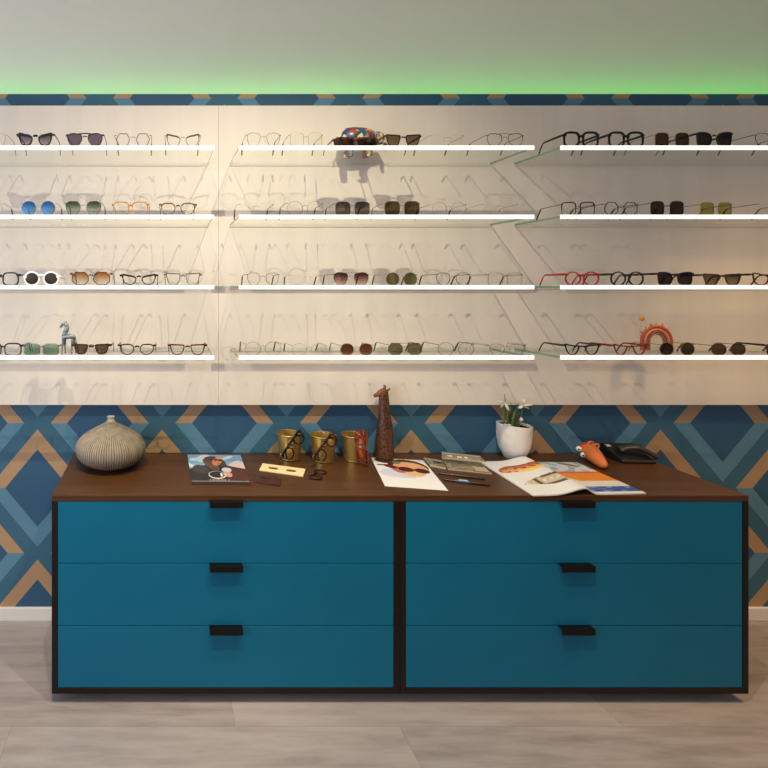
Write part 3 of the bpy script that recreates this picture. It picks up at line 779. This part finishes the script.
cs = [on_top(187.3, 455.5), on_top(240.3, 456), on_top(250.7, 485), on_top(191.9, 484.6)]
for c_ in cs: c_.z = TOP + 0.0003
tag(printed('leaflet', cs, leaflet, 110, 110, 0.004, M['print'], edge=(64, 52, 46)), 'glossy leaflet with a person in a dark jacket under blue sky', 'leaflet')

def flyer(u, w):
    c = (228, 229, 234)
    if w < 0.32: return c
    if E(u, w, 0.44, 0.50, 0.20, 0.26, 0.3): c = (196, 204, 226)
    if E(u, w, 0.25, 0.46, 0.22, 0.14): c = (202, 208, 230)
    if E(u, w, 0.62, 0.74, 0.36, 0.24, -0.12): c = (66, 42, 32)            # hair
    if E(u, w, 0.24, 0.90, 0.20, 0.09, -0.2): c = (70, 46, 38)
    if E(u, w, 0.64, 0.67, 0.31, 0.22, -0.1): c = (222, 164, 126)          # face
    if E(u, w, 0.64, 0.47, 0.20, 0.09): c = (226, 180, 128)
    if E(u, w, 0.40, 0.60, 0.14, 0.10, -0.9): c = (190, 104, 76)           # hand
    if E(u, w, 0.28, 0.70, 0.13, 0.06, -0.4): c = (92, 40, 34)
    if E(u, w, 0.44, 0.86, 0.08, 0.06): c = (120, 112, 88)
    if E(u, w, 0.545, 0.615, 0.14, 0.085, -0.12): c = (70, 26, 20)         # sunglasses
    if E(u, w, 0.815, 0.585, 0.135, 0.085, -0.1): c = (74, 28, 22)
    if E(u, w, 0.68, 0.62, 0.06, 0.02): c = (90, 40, 30)
    if E(u, w, 0.14, 0.74, 0.10, 0.025): c = (80, 58, 54)
    return c
cs = [on_top(371, 458), on_top(423, 460.6), on_top(448.3, 491), on_top(385, 486.4)]
for c_ in cs: c_.z = TOP + 0.0003
tag(printed('flyer', cs, flyer, 110, 110, 0.0012, M['print']), 'white flyer with a close-up face in brown sunglasses', 'flyer')

# open magazine
def hump(u, w):
    if u < 0.47: return 0.022 * math.exp(-((u - 0.47) / 0.16) ** 2) + 0.002
    return 0.022 * math.exp(-((u - 0.47) / 0.055) ** 2) + 0.002
def spread(u, w):
    c = (226, 226, 228)
    if u < 0.49:
        s = u / 0.49
        q = 0.60 + 0.20 * s + 0.05 * math.sin(s * 5.5)                       # tortoise frame across the page top
        if 0.08 < s < 1.0 and abs(w - q) < 0.10 * math.sin(PI * (s - 0.06) / 1.05) ** 0.35:
            d = (w - q) / 0.10
            c = (176, 84, 44) if d > 0.2 else (222, 150, 62)
            if fbm(s * 3, w * 4) > 0.66 or d > 0.72: c = (132, 54, 34)
            if d < -0.3 and s > 0.45: c = (240, 196, 96)
        q = 0.20 + 0.22 * s + 0.05 * math.sin(s * 5.0)
        if 0.14 < s and abs(w - q) < 0.12 * min(1.0, (s - 0.1) * 1.7):
            c = (196, 184, 160)
            d = abs(w - q) / 0.12
            if d > 0.62 and fbm(s * 2.0, w * 2) > 0.28: c = (104, 76, 60)
            if d < 0.25 and fbm(s * 4.0, w * 3) > 0.55: c = (222, 214, 198)
            if 0.44 < s < 0.52 and d < 0.7: c = (96, 66, 52)
    else:
        s = (u - 0.49) / 0.51
        if w > 0.66:
            c = (206, 214, 222) if fbm(s * 1.5, w * 1.4) > 0.4 else (150, 182, 200)
            if E(s, w, 0.72, 0.90, 0.16, 0.05, -0.4): c = (150, 110, 90)
            if E(s, w, 0.1, 0.84, 0.10, 0.06): c = (150, 132, 96)
        elif w > 0.36:
            c = (226, 138, 46)
            if w > 0.61: c = (206, 96, 78)
            if s < 0.30 - (w - 0.36): c = (226, 220, 208)
        elif w > 0.20: c = (222, 218, 216)
        elif w > 0.05:
            c = (44, 84, 160)
            if fbm(s * 1.6, w * 5) > 0.72: c = (120, 160, 206)
        if s < 0.03: c = (200, 196, 192)
    return c
cs = [on_top(479, 462.3), on_top(577, 463.5), on_top(646, 494.3), on_top(533, 496.5)]
for c_ in cs: c_.z = TOP + 0.0003
mg = thing('magazine', 'open colour magazine lying at the front of the right cabinet', 'magazine', (0, 0, 0))
printed('page_spread', cs, spread, 180, 110, 0.0045, M['print'], mg, hfun=lambda u, w: hump(u, w) - 0.002)

# slotted boards
def slotted(name, corners, mat, thick, label, cat, slots):
    o = [Vector((p.x, p.y)) for p in corners]           # back-left, back-right, front-right, front-left
    bm = bmesh.new()
    def loop(pts):
        vs = [bm.verts.new((p.x, p.y, 0)) for p in pts]
        return [bm.edges.new((vs[i], vs[(i + 1) % len(vs)])) for i in range(len(vs))]
    ed = loop(o)
    for (cu, cw, ru, rw) in slots:
        pts = []
        for k in range(16):
            a = 2 * PI * k / 16
            u, w = cu + ru * math.copysign(abs(math.cos(a)) ** 0.7, math.cos(a)), cw + rw * math.copysign(abs(math.sin(a)) ** 0.7, math.sin(a))
            pts.append(o[3].lerp(o[2], u).lerp(o[0].lerp(o[1], u), w))
        ed += loop(pts)
    bmesh.ops.triangle_fill(bm, use_beauty=True, use_dissolve=False, edges=ed)
    r = bmesh.ops.extrude_face_region(bm, geom=bm.faces[:])
    for e in r['geom']:
        if isinstance(e, bmesh.types.BMVert): e.co.z += thick
    bmesh.ops.recalc_face_normals(bm, faces=bm.faces)
    me = bpy.data.meshes.new(name); bm.to_mesh(me); bm.free(); me.materials.append(mat)
    ob = bpy.data.objects.new(name, me); COL.objects.link(ob); ob.location.z = TOP + 0.0004
    return tag(ob, label, cat)
slotted('slotted_card', [on_top(262.7, 464), on_top(305.5, 469.7), on_top(303, 477), on_top(259.2, 470.8)], plain('cream_board', (236, 214, 168), 0.5), 0.003,
        'cream card with two dark slots in front of the gold cups', 'card', [(0.29, 0.52, 0.115, 0.17), (0.70, 0.52, 0.12, 0.17)])
slotted('slotted_card', [on_top(255, 474.8), on_top(282.5, 478.6), on_top(280, 486.4), on_top(253.5, 482.6)], tortoise('brown_acetate', (82, 42, 26), (52, 28, 20), 60), 0.003,
        'shiny dark brown slotted plate between the leaflet and the cream card', 'card', [(0.42, 0.62, 0.16, 0.08)])

# gold cups
brass = plain('brushed_gold', (214, 184, 108), 0.27, 0.8, vary=0.08)
def make_cup(px, Dc, label):
    t = thing('gold_cup', label, 'cup', (PX(px, Dc), Y(Dc), TOP + 0.0003), group='gold cups on the sideboard')
    MB().lathe([(0.0005, 0.004), (0.038, 0.004), (0.0405, 0.001), (0.042, 0.0), (0.0435, 0.002), (0.043, 0.005), (0.0435, 0.008), (0.0505, 0.102), (0.0495, 0.102), (0.0425, 0.010), (0.040, 0.007), (0.0005, 0.007)], 48).build('body', brass, t, smooth=True)
    MB().tube([(0.0525 * math.cos(2 * PI * k / 48), 0.0525 * math.sin(2 * PI * k / 48), 0.1035) for k in range(48)], 0.0022, 8, loop=True, up=(0, 0, 1)).build('rim', brass, t, smooth=True)
    return t
make_cup(289.5, 2.192, 'gold cup behind the cream card, leftmost of the three cups')
make_cup(323, 2.168, 'gold cup in the middle of the three cups')
make_cup(354, 2.172, 'gold cup beside the wooden giraffe, rightmost of the three cups')
def lean(end_lo, end_hi, label, frame, up_hint, W=0.142, shape='pantos', h=0.052, t=0.0044, lens=CLEAR, yaw=0.0):
    """folded glasses resting on one end against a cup: long axis from end_lo to end_hi"""
    X = (end_hi - end_lo).normalized()
    Zv = up_hint - X * up_hint.dot(X); Zv.normalize()
    Yv = Zv.cross(X)
    mid = (end_lo + end_hi) / 2 - Zv * h * 0.8
    m = Matrix(((X.x, Yv.x, Zv.x, mid.x), (X.y, Yv.y, Zv.y, mid.y), (X.z, Yv.z, Zv.z, mid.z), (0, 0, 0, 1)))
    return make_glasses(label, W, h, shape, t, frame, lens, (0, 0, 0), matrix=m, temples='folded', group='folded glasses at the gold cups', cat='glasses', brow=0.3)
def P3(px, py, D_): return Vector((PX(px, D_), Y(D_), PZ(py, D_)))
lean(P3(279.5, 461, 2.085), P3(302, 427, 2.112), 'folded black eyeglasses leaning on the leftmost gold cup', BLK, Vector((-0.8, 0.0, 0.55)))
lean(P3(312, 462, 2.06), P3(335, 430, 2.088), 'folded dark red-brown eyeglasses leaning on the middle gold cup', ('to', (72, 30, 24), (28, 16, 16)), Vector((-0.8, 0.0, 0.6)))
lean(P3(366.5, 467, 2.085), P3(364, 428, 2.095), 'folded amber brown eyeglasses leaning on the rightmost gold cup', ('to', (140, 62, 32), (82, 32, 20)), Vector((0.75, -0.70, 0.1)), shape='square', t=0.0045,
     lens=('tint', (190, 120, 90)))

# temple-less round frame lying on the top
pa, pb = on_top(315.6, 479.2), on_top(321.8, 472.0)
Xv = (pb - pa).normalized()
mid = (pa + pb) / 2 + Vector((0, 0, 0.0035))
Zv = Vector((0, 0, 1)).cross(Xv)          # lens height lies in the table plane
Yv = Zv.cross(Xv)
mm = Matrix(((Xv.x, Yv.x, Zv.x, 0), (Xv.y, Yv.y, Zv.y, 0), (Xv.z, Yv.z, Zv.z, 0), (0, 0, 0, 1)))
mm.translation = mid - Zv * 0.022
make_glasses('small dark round eyeglass frame without temples lying in front of the middle gold cup', 0.122, 0.050, 'round', 0.0040, ('ac', (34, 20, 20)), CLEAR, (0, 0, 0), matrix=mm, temples=None, bridge=0.020)

# carved giraffe
def giraffe_mat():
    t = NT('carved_brown_wood')
    v_ = t.n('ShaderNodeTexVoronoi', feature='DISTANCE_TO_EDGE'); t.put(v_.inputs['Vector'], t.obj()); v_.inputs['Scale'].default_value = 62
    nz = t.noise(t.obj(), 45, 3.0)
    base = t.ramp(nz, [(0.35, L4((54, 29, 20))), (0.65, L4((84, 46, 29)))])
    col = t.mix(t.math('LESS_THAN', v_.outputs[0], 0.07), base, L4((104, 70, 50)))
    return t.principled(col, 0.38, bump=v_.outputs[0], bump_strength=0.35, bump_dist=0.003)
gm = giraffe_mat(); gm2 = wood('brown_wood_head', (120, 64, 32), (150, 84, 44), 0.4, (20, 20, 20))
Dg = 2.182
gi = thing('giraffe_figurine', 'carved brown wooden giraffe standing behind the flyer', 'figurine', (PX(384, Dg), Y(Dg), TOP + 0.0003))
secs = [(0.0, 0.002, .034, .030), (0.012, 0.002, .035, .031), (0.05, .002, .0325, .029), (0.09, .003, .031, .028), (0.12, .004, .029, .027), (0.15, .004, .0255, .025), (0.18, .002, .0215, .022), (0.21, .001, .0195, .019), (0.24, .0, .0185, .018), (0.262, -.001, .018, .0165), (0.280, -.002, .0165, .015), (0.290, -.002, .010, .009)]
b = MB(); b.rings([[(cx_ + 1.12 * rx_ * math.cos(2 * PI * k / 20), ry_ * math.sin(2 * PI * k / 20), z_) for k in range(20)] for z_, cx_, rx_, ry_ in secs])
b.build('body', gm, gi, smooth=True)
b = MB(); b.tube([(0.010, 0, 0.280), (-0.004, 0, 0.281), (-0.018, 0, 0.275), (-0.030, 0, 0.268), (-0.040, 0, 0.264), (-0.044, 0, 0.2625)], [(0.010, .012), (.014, .0155), (.012, .012), (.009, .0085), (.0075, .007), (.003, .003)], 14, up=(0, 0, 1))
b.build('head', gm2, gi, smooth=True)
for sy in (-1, 1):
    b = MB(); b.tube([(0.002, sy * .006, .290), (.003, sy * .007, .305)], [.0035, .0022], 8); b.ball((.003, sy * .007, .306), .0033, 8, 6); b.build('horn', gm2, gi, smooth=True)
    b = MB(); b.tube([(0.008, sy * .012, .286), (.014, sy * .019, .296), (.016, sy * .022, .300)], [(.003, .005), (.003, .004), (.001, .001)], 8); b.build('ear', gm2, gi, smooth=True)

# clear acrylic pieces
def acrylic():
    t = NT('clear_acrylic'); tr_ = t.n('ShaderNodeBsdfTransparent'); tr_.inputs[0].default_value = (0.9, 0.88, 0.84, 1)
    p = t.n('ShaderNodeBsdfPrincipled'); p.inputs['Base Color'].default_value = L4((206, 198, 178)); p.inputs['Roughness'].default_value = 0.25
    mx = t.n('ShaderNodeMixShader'); nz = t.noise(t.obj(), 55, 2.0)
    t.put(mx.inputs[0], t.ramp(nz, [(0.4, (0.16, 0.16, 0.16, 1)), (0.62, (0.42, 0.42, 0.42, 1))]))  # pale patches mixed in to stand for reflections on the acrylic
    t.t.links.new(tr_.outputs[0], mx.inputs[1]); t.t.links.new(p.outputs[0], mx.inputs[2])
    return t.surf(mx.outputs[0])
acr = acrylic()
acr_e = plain('frosted_acrylic_edge', (188, 178, 158), 0.3)
mark = plain('dark_print', (40, 32, 28), 0.6)
def slab(name, corners, z0, z1, mats, parent=None):
    m = MB(); v_ = [(*p.xy, z0) for p in corners] + [(*p.xy, z1) for p in corners]
    m.add(v_, [(0, 1, 2, 3), (4, 7, 6, 5)], 0); m.add(v_, [(0, 4, 5, 1), (1, 5, 6, 2), (2, 6, 7, 3), (3, 7, 4, 0)], 1)
    return m.build(name, mats, parent)
tr = thing('acrylic_stand', 'clear acrylic stand left of the open magazine', 'stand', (0, 0, 0))
k4 = [on_top(441.5, 459), on_top(479.5, 463.0), on_top(492, 474.5), on_top(448, 470)]
z0 = TOP + 0.0004
slab('base_plate', k4, z0, z0 + 0.004, [acr, acr_e], tr)
bl, br, fr_, fl = k4
up_ = [bl, br, br.lerp(fr_, 0.10), bl.lerp(fl, 0.10)]
slab('back_plate', up_, z0 + 0.004, z0 + 0.030, [acr, acr_e], tr)
sh_ = [bl.lerp(fl, .10), br.lerp(fr_, .10), br.lerp(fr_, .5), bl.lerp(fl, .5)]
slab('top_plate', sh_, z0 + 0.024, z0 + 0.028, [acr, acr_e], tr)
cd_ = [bil(k4, u, w) for u, w in ((0.66, .46), (.97, .46), (.97, .06), (.66, .06))]
slab('paper_insert', cd_, z0 + 0.0042, z0 + 0.0052, [plain('beige_insert', (176, 158, 132), 0.6)] * 2, tr)
for (u0_, u1_, w0_, w1_) in ((.10, .22, .62, .74), (.34, .46, .60, .72), (.52, .60, .58, .72)):
    slab('rubber_dot', [bil(k4, u0_, w1_), bil(k4, u1_, w1_), bil(k4, u1_, w0_), bil(k4, u0_, w0_)], z0 + 0.0282, z0 + 0.0296, [plain('white_sticker', (222, 214, 198), 0.5)] * 2, tr)
k5 = [on_top(423.5, 459.0), on_top(441, 462.0), on_top(446, 469.6), on_top(430, 466.4)]
rl = thing('acrylic_bar', 'small clear acrylic block between the flyer and the acrylic stand', 'acrylic block')
slab('block', k5, z0, z0 + 0.007, [acr, acr_e], rl)
slab('printed_mark', [bil(k5, .42, .66), bil(k5, .95, .66), bil(k5, .95, .44), bil(k5, .42, .44)], z0 + 0.0072, z0 + 0.0078, [mark, mark], rl)

# pens
def pen(a, b, label, ring=None, clip=None):
    pa, pb = on_top(*a), on_top(*b)
    r = 0.0042
    ln = (pb - pa).length; d = (pb - pa).normalized()
    ang = math.atan2(d.y, d.x)
    t = thing('pen', label, 'pen', (pa.x, pa.y, TOP + 0.0005 + r), (0, 0, ang), 'dark pens on the sideboard')
    MB().tube([(0, 0, 0), (0.006, 0, 0), (0.012, 0, 0), (ln * .7, 0, 0), (ln * .96, 0, 0), (ln, 0, 0)], [.001, .0025, r * .9, r, r, r * .8], 12).build('barrel', plain('dark_pen', (38, 26, 24), 0.35), t, smooth=True)
    if ring: MB().tube([(ln * ring, 0, 0), (ln * ring + .006, 0, 0)], [r * 1.12, r * 1.12], 12).build('ring', plain('copper_ring', (150, 84, 60), 0.3, 0.6), t, smooth=True)
    if clip:
        MB().box(ln * clip, ln * clip + .030, -.0045, .0045, r * 1.0, r * 1.0 + .003).build('clip', plain('pale_blue_clip', (176, 204, 222), 0.25), t, bevel=.001)
        MB().tube([(ln * clip - .010, 0, 0), (ln * clip + .034, 0, 0)], [r * 1.15] * 2, 12).build('sleeve', plain('blue_sleeve', (52, 84, 104), 0.35), t, smooth=True)
pen((437, 474.2), (484.5, 480.2), 'dark slim pen with copper ring, behind the blue-clip pen', ring=0.30)
pen((443, 480.8), (490, 486.4), 'dark slim pen with pale blue clip, nearest the front edge', clip=0.34)

# plant pot with snowdrops
def white_pot():
    t = NT('white_dented_ceramic')
    nz = t.noise(t.obj(), 34, 2.0)
    return t.principled(L4((232, 228, 222)), 0.45, bump=nz, bump_strength=0.7, bump_dist=0.006)
Dp = 2.190
pl = thing('potted_snowdrops', 'white dented ceramic pot with white snowdrop flowers', 'potted plant', (PX(514.3, Dp), Y(Dp), TOP + 0.0003))
def potmod(a, z_): return 1 + 0.010 * math.sin(5 * a + 22 * z_) + 0.006 * math.sin(9 * a - 31 * z_)
pp = [(r_ * (0.80 if z_ > 0.03 else 0.74), z_ * 0.90) for r_, z_ in [(0.0005, 0), (0.046, 0), (0.051, 0.003), (0.062, 0.024), (0.072, 0.052), (0.0785, 0.084), (0.081, 0.115), (0.0815, 0.142), (0.0815, 0.158), (0.079, 0.160), (0.0765, 0.156), (0.076, 0.138), (0.0005, 0.132)]]
m = MB().lathe(pp, 64, mod=potmod)
for p in m.v:
    if p.z > 0.10: p.z -= 0.085 * (p.x) * (p.z - 0.10) / 0.06
m.build('pot', white_pot(), pl, smooth=True)
m = MB().lathe([(0.0005, 0.134), (0.034, 0.137), (0.0605, 0.134)], 32, cap=False)
for p in m.v: p.z -= 0.075 * p.x
m.build('soil', plain('dark_soil', (26, 20, 16), 0.95, vary=0.4, scale=200), pl)
leafm = plain('grey_green_leaf', (104, 122, 76), 0.5, vary=0.2); leafd = plain('dark_green_leaf', (62, 82, 50), 0.5, vary=0.2)
petal = plain('white_petal', (238, 236, 220), 0.5)
def blade(x, y, lean_x, lean_y, h, w, mat):
    m = MB(); pts = []; rad = []
    for k in range(8):
        u = k / 7
        pts.append((x + lean_x * u * u, y + lean_y * u * u, 0.130 + h * u)); rad.append((w * (0.7 + 0.5 * math.sin(PI * min(1, u * 1.1))) * (1 - u ** 4 * .85), 0.0008))
    m.tube(pts, rad, 6, up=(0.1, 1, 0)); return m.build('leaf', mat, pl, smooth=True)
rnd = random.Random(3)
for k in range(15):
    blade(-0.014 + rnd.uniform(-0.020, 0.026), rnd.uniform(-0.018, 0.02), rnd.uniform(-0.022, 0.026), rnd.uniform(-0.012, 0.012), rnd.uniform(0.050, 0.108), rnd.uniform(0.0028, 0.0046), leafm if k % 3 else leafd)
def flower(stem, petals, r=0.0016):
    m = MB(); m.tube(stem, r, 7); st = m.build('flower_stem', leafm, pl, smooth=True)
    f = MB(); c = Vector(stem[-1])
    for dx, dy, dz, ln in petals:
        d = Vector((dx, dy, dz)).normalized(); e = c + d * ln
        f.tube([c, c.lerp(e, .35), c.lerp(e, .75), e], [(.003, .002), (.0095, .004), (.009, .0036), (.002, .0012)], 8)
    f.build('flower', petal, st, smooth=True)
flower([(-0.022, 0, .13), (-0.028, 0, .19), (-0.034, 0, .232), (-0.042, -.002, .236)], [(-1, 0, .1, .030), (.3, -.3, -1, .036), (-.3, .4, -1, .030)])
flower([(0.020, 0, .13), (0.030, 0, .18), (0.036, 0, .222)], [(-.45, -.2, .9, .034), (1, -.2, .12, .036), (.9, .2, -.5, .034), (-.9, -.2, -.5, .026), (.4, .2, 1, .030)], .0022)
flower([(0.002, -.02, .13), (0.005, -.03, .165), (0.006, -.032, .178)], [(0, -.2, -1, .016), (.5, 0, -1, .014)])
flower([(-0.05, -.03, .13), (-0.052, -.035, .148)], [(1, 0, .2, .014), (-1, 0, .3, .012)], .001)
m = MB(); m.tube([(-0.026, .002, .13), (-0.034, .004, .20), (-0.036, .004, .245), (-0.040, .004, .272)], [.0012, .0012, .0016, .0006], 6); m.build('leaf', leafd, pl, smooth=True)

# orange figurine with bulging eyes
og = plain('orange_glaze', (206, 116, 66), 0.4, vary=0.12, scale=30); rg = plain('red_glaze', (186, 62, 44), 0.35)
Df = 2.150
fgr = thing('eyed_figurine', 'small orange and red figurine with bulging white eyes', 'figurine', (PX(593, Df), Y(Df), TOP + 0.0003))
b = MB()
b.tube([(-0.004, .034, .044), (-0.004, .024, .043), (-0.008, .004, .038), (-0.018, -.034, .028), (-0.031, -.074, .020), (-0.038, -.096, .0165), (-0.041, -.106, .0160)],
       [(.014, .018), (.027, .028), (.033, .034), (.029, .0275), (.022, .0195), (.016, .0150), (.006, .006)], 16, up=(0, 0, 1))
b.build('body', og, fgr, smooth=True)
b = MB(); b.tube([(-0.034, .024, .046), (-0.018, .020, .056), (0.004, .014, .062), (0.014, .008, .058)], [(.009, .009), (.016, .015), (.017, .014), (.010, .008)], 14, up=(0, 0, 1)); b.build('head', rg, fgr, smooth=True)
for ex, ey, ez in ((-0.044, .018, .046), (-0.040, .000, .026)):
    e_ = MB(); e_.ball((ex, ey, ez), .0105, 14, 10); eo = e_.build('eye', plain('white_eye', (240, 238, 232), 0.25), fgr, smooth=True)
    e_ = MB(); e_.ball((ex - .006, ey - .0075, ez), (.0035, .0035, .0035), 10, 6); e_.build('pupil', M['black_metal'], eo, smooth=True)
for px_, pz_ in ((-0.006, .072), (0.018, .062)):
    e_ = MB(); e_.tube([(px_ + .010 * math.cos(a_), .004, pz_ + .007 * math.sin(a_)) for a_ in [2 * PI * k / 16 for k in range(16)]], .0042, 8, loop=True); e_.build('ear', og, fgr, smooth=True)

# desk phone
bp = plain('black_phone_plastic', (26, 25, 26), 0.45); gp = plain('dark_grey_handset', (58, 55, 54), 0.4)
Dt = 2.178
ph = thing('desk_phone', 'black desk phone behind the orange figurine at the right end', 'phone', (PX(627, Dt), Y(Dt), TOP + 0.0003), (0, 0, -0.05))
b = MB()
w_ = 0.066
pr_ = [(-.060, 0), (-.062, .006), (-.058, .012), (.048, .050), (.058, .050), (.060, .044), (.060, 0)]
b.rings([[(-w_, y_, z_) for y_, z_ in pr_], [(w_, y_, z_) for y_, z_ in pr_]]); b.build('base', bp, ph, bevel=.003)
b = MB(); N = 12
pts = [(-0.042 + 0.122 * k / N, -.012 - .030 * (k / N), .042 + .022 * math.sin(PI * k / N) - .018 * k / N) for k in range(N + 1)]
b.tube(pts, [(.021, .011)] * 2 + [(.017, .010)] * (N - 3) + [(.020, .011)] * 2, 14, up=(0, 0, 1)); b.build('handset', gp, ph, smooth=True)
n_ = Vector((0, -.040, .112)).normalized()
def face(x0_, x1_, s0, s1, th, nm, mt):
    a0, a1 = Vector((0, -.058, .012)), Vector((0, .048, .050))
    m = MB(); q0, q1 = a0.lerp(a1, s0), a0.lerp(a1, s1); nn = (a1 - a0).cross(Vector((-1, 0, 0))).normalized()
    if nn.z < 0: nn = -nn
    v_ = [(x0_, q0.y, q0.z), (x1_, q0.y, q0.z), (x1_, q1.y, q1.z), (x0_, q1.y, q1.z)]
    m.add([Vector(p) + nn * .0003 for p in v_] + [Vector(p) + nn * th for p in v_], [(0, 3, 2, 1), (4, 5, 6, 7), (0, 1, 5, 4), (1, 2, 6, 5), (2, 3, 7, 6), (3, 0, 4, 7)])
    return m.build(nm, mt, ph)
face(-.060, -.042, .80, .92, .002, 'display', plain('pale_display', (206, 206, 200), 0.2))

# ------------------------------------------------------------------ light
def look(o, target):
    d = Vector(target) - o.location
    o.rotation_euler = d.to_track_quat('-Z', 'Y').to_euler()
def spot(x, D_, z, target, power, size, blend, color, radius):
    l = bpy.data.lights.new('ceiling_or_fill_spot', 'SPOT'); l.energy = power; l.spot_size = math.radians(size); l.spot_blend = blend
    l.color = color; l.shadow_soft_size = radius
    o = bpy.data.objects.new('ceiling_or_fill_spot', l); COL.objects.link(o); o.location = (x, Y(D_), z); look(o, target)
    return o
def area(name, loc, target, sx, sy, power, color):
    l = bpy.data.lights.new(name, 'AREA'); l.shape = 'RECTANGLE'; l.size = sx; l.size_y = sy; l.energy = power; l.color = color
    o = bpy.data.objects.new(name, l); COL.objects.link(o); o.location = loc; look(o, target); return o
# ceiling spotlights in front of the display, one further right, two unseen ones added to brighten the sideboard top
spot(-0.09, 0.93, 2.82, (-0.12, 0, 0.30), 60, 100, 1.0, (0.98, 0.86, 0.68), 0.010)
spot(0.60, 0.93, 2.82, (0.60, 0, 0.20), 60, 102, 1.0, (1.46, 1.28, 0.90), 0.010)
spot(2.50, 1.33, 2.82, (2.48, -0.30, 0.0), 84, 62, 1.0, (1.75, 1.10, 0.52), 0.12)
spot(-0.30, 1.28, 2.82, (-0.30, -0.42, 0.72), 95, 46, 1.0, (1.0, 0.80, 0.56), 0.06)
spot(0.80, 1.28, 2.82, (0.80, -0.42, 0.72), 85, 46, 1.0, (1.0, 0.80, 0.56), 0.06)
# daylight: window in the left wall; two fill lights added behind the camera
area('window_daylight', (RX0 - 0.05, (wy0 + wy1) / 2, (wz0 + wz1) / 2), (1.0, (wy0 + wy1) / 2 + 0.6, 1.2), 2.5, 1.7, 90, (0.42, 0.45, 0.52))
area('rear_fill_light', (-1.6, -4.3, 2.0), (-0.6, 0, 1.6), 1.4, 1.6, 60, (0.19, 0.18, 0.21))
area('rear_fill_light', (0.2, -4.4, 1.6), (0.2, 0, 1.2), 2.5, 1.8, 60, (0.20, 0.12, 0.06))

w = bpy.data.worlds.new('world'); scene.world = w; w.use_nodes = True
bg = w.node_tree.nodes['Background']; bg.inputs[0].default_value = (0.95, 0.83, 0.70, 1); bg.inputs[1].default_value = 0.02

vs = scene.view_settings
vs.view_transform = 'Standard'; vs.look = 'None'; vs.exposure = 0.06; vs.gamma = 1.0
try: vs.use_curve_mapping = False
except Exception: pass
scene.cycles.max_bounces = 12
scene.cycles.transparent_max_bounces = 48
scene.cycles.caustics_reflective = False
scene.cycles.caustics_refractive = False
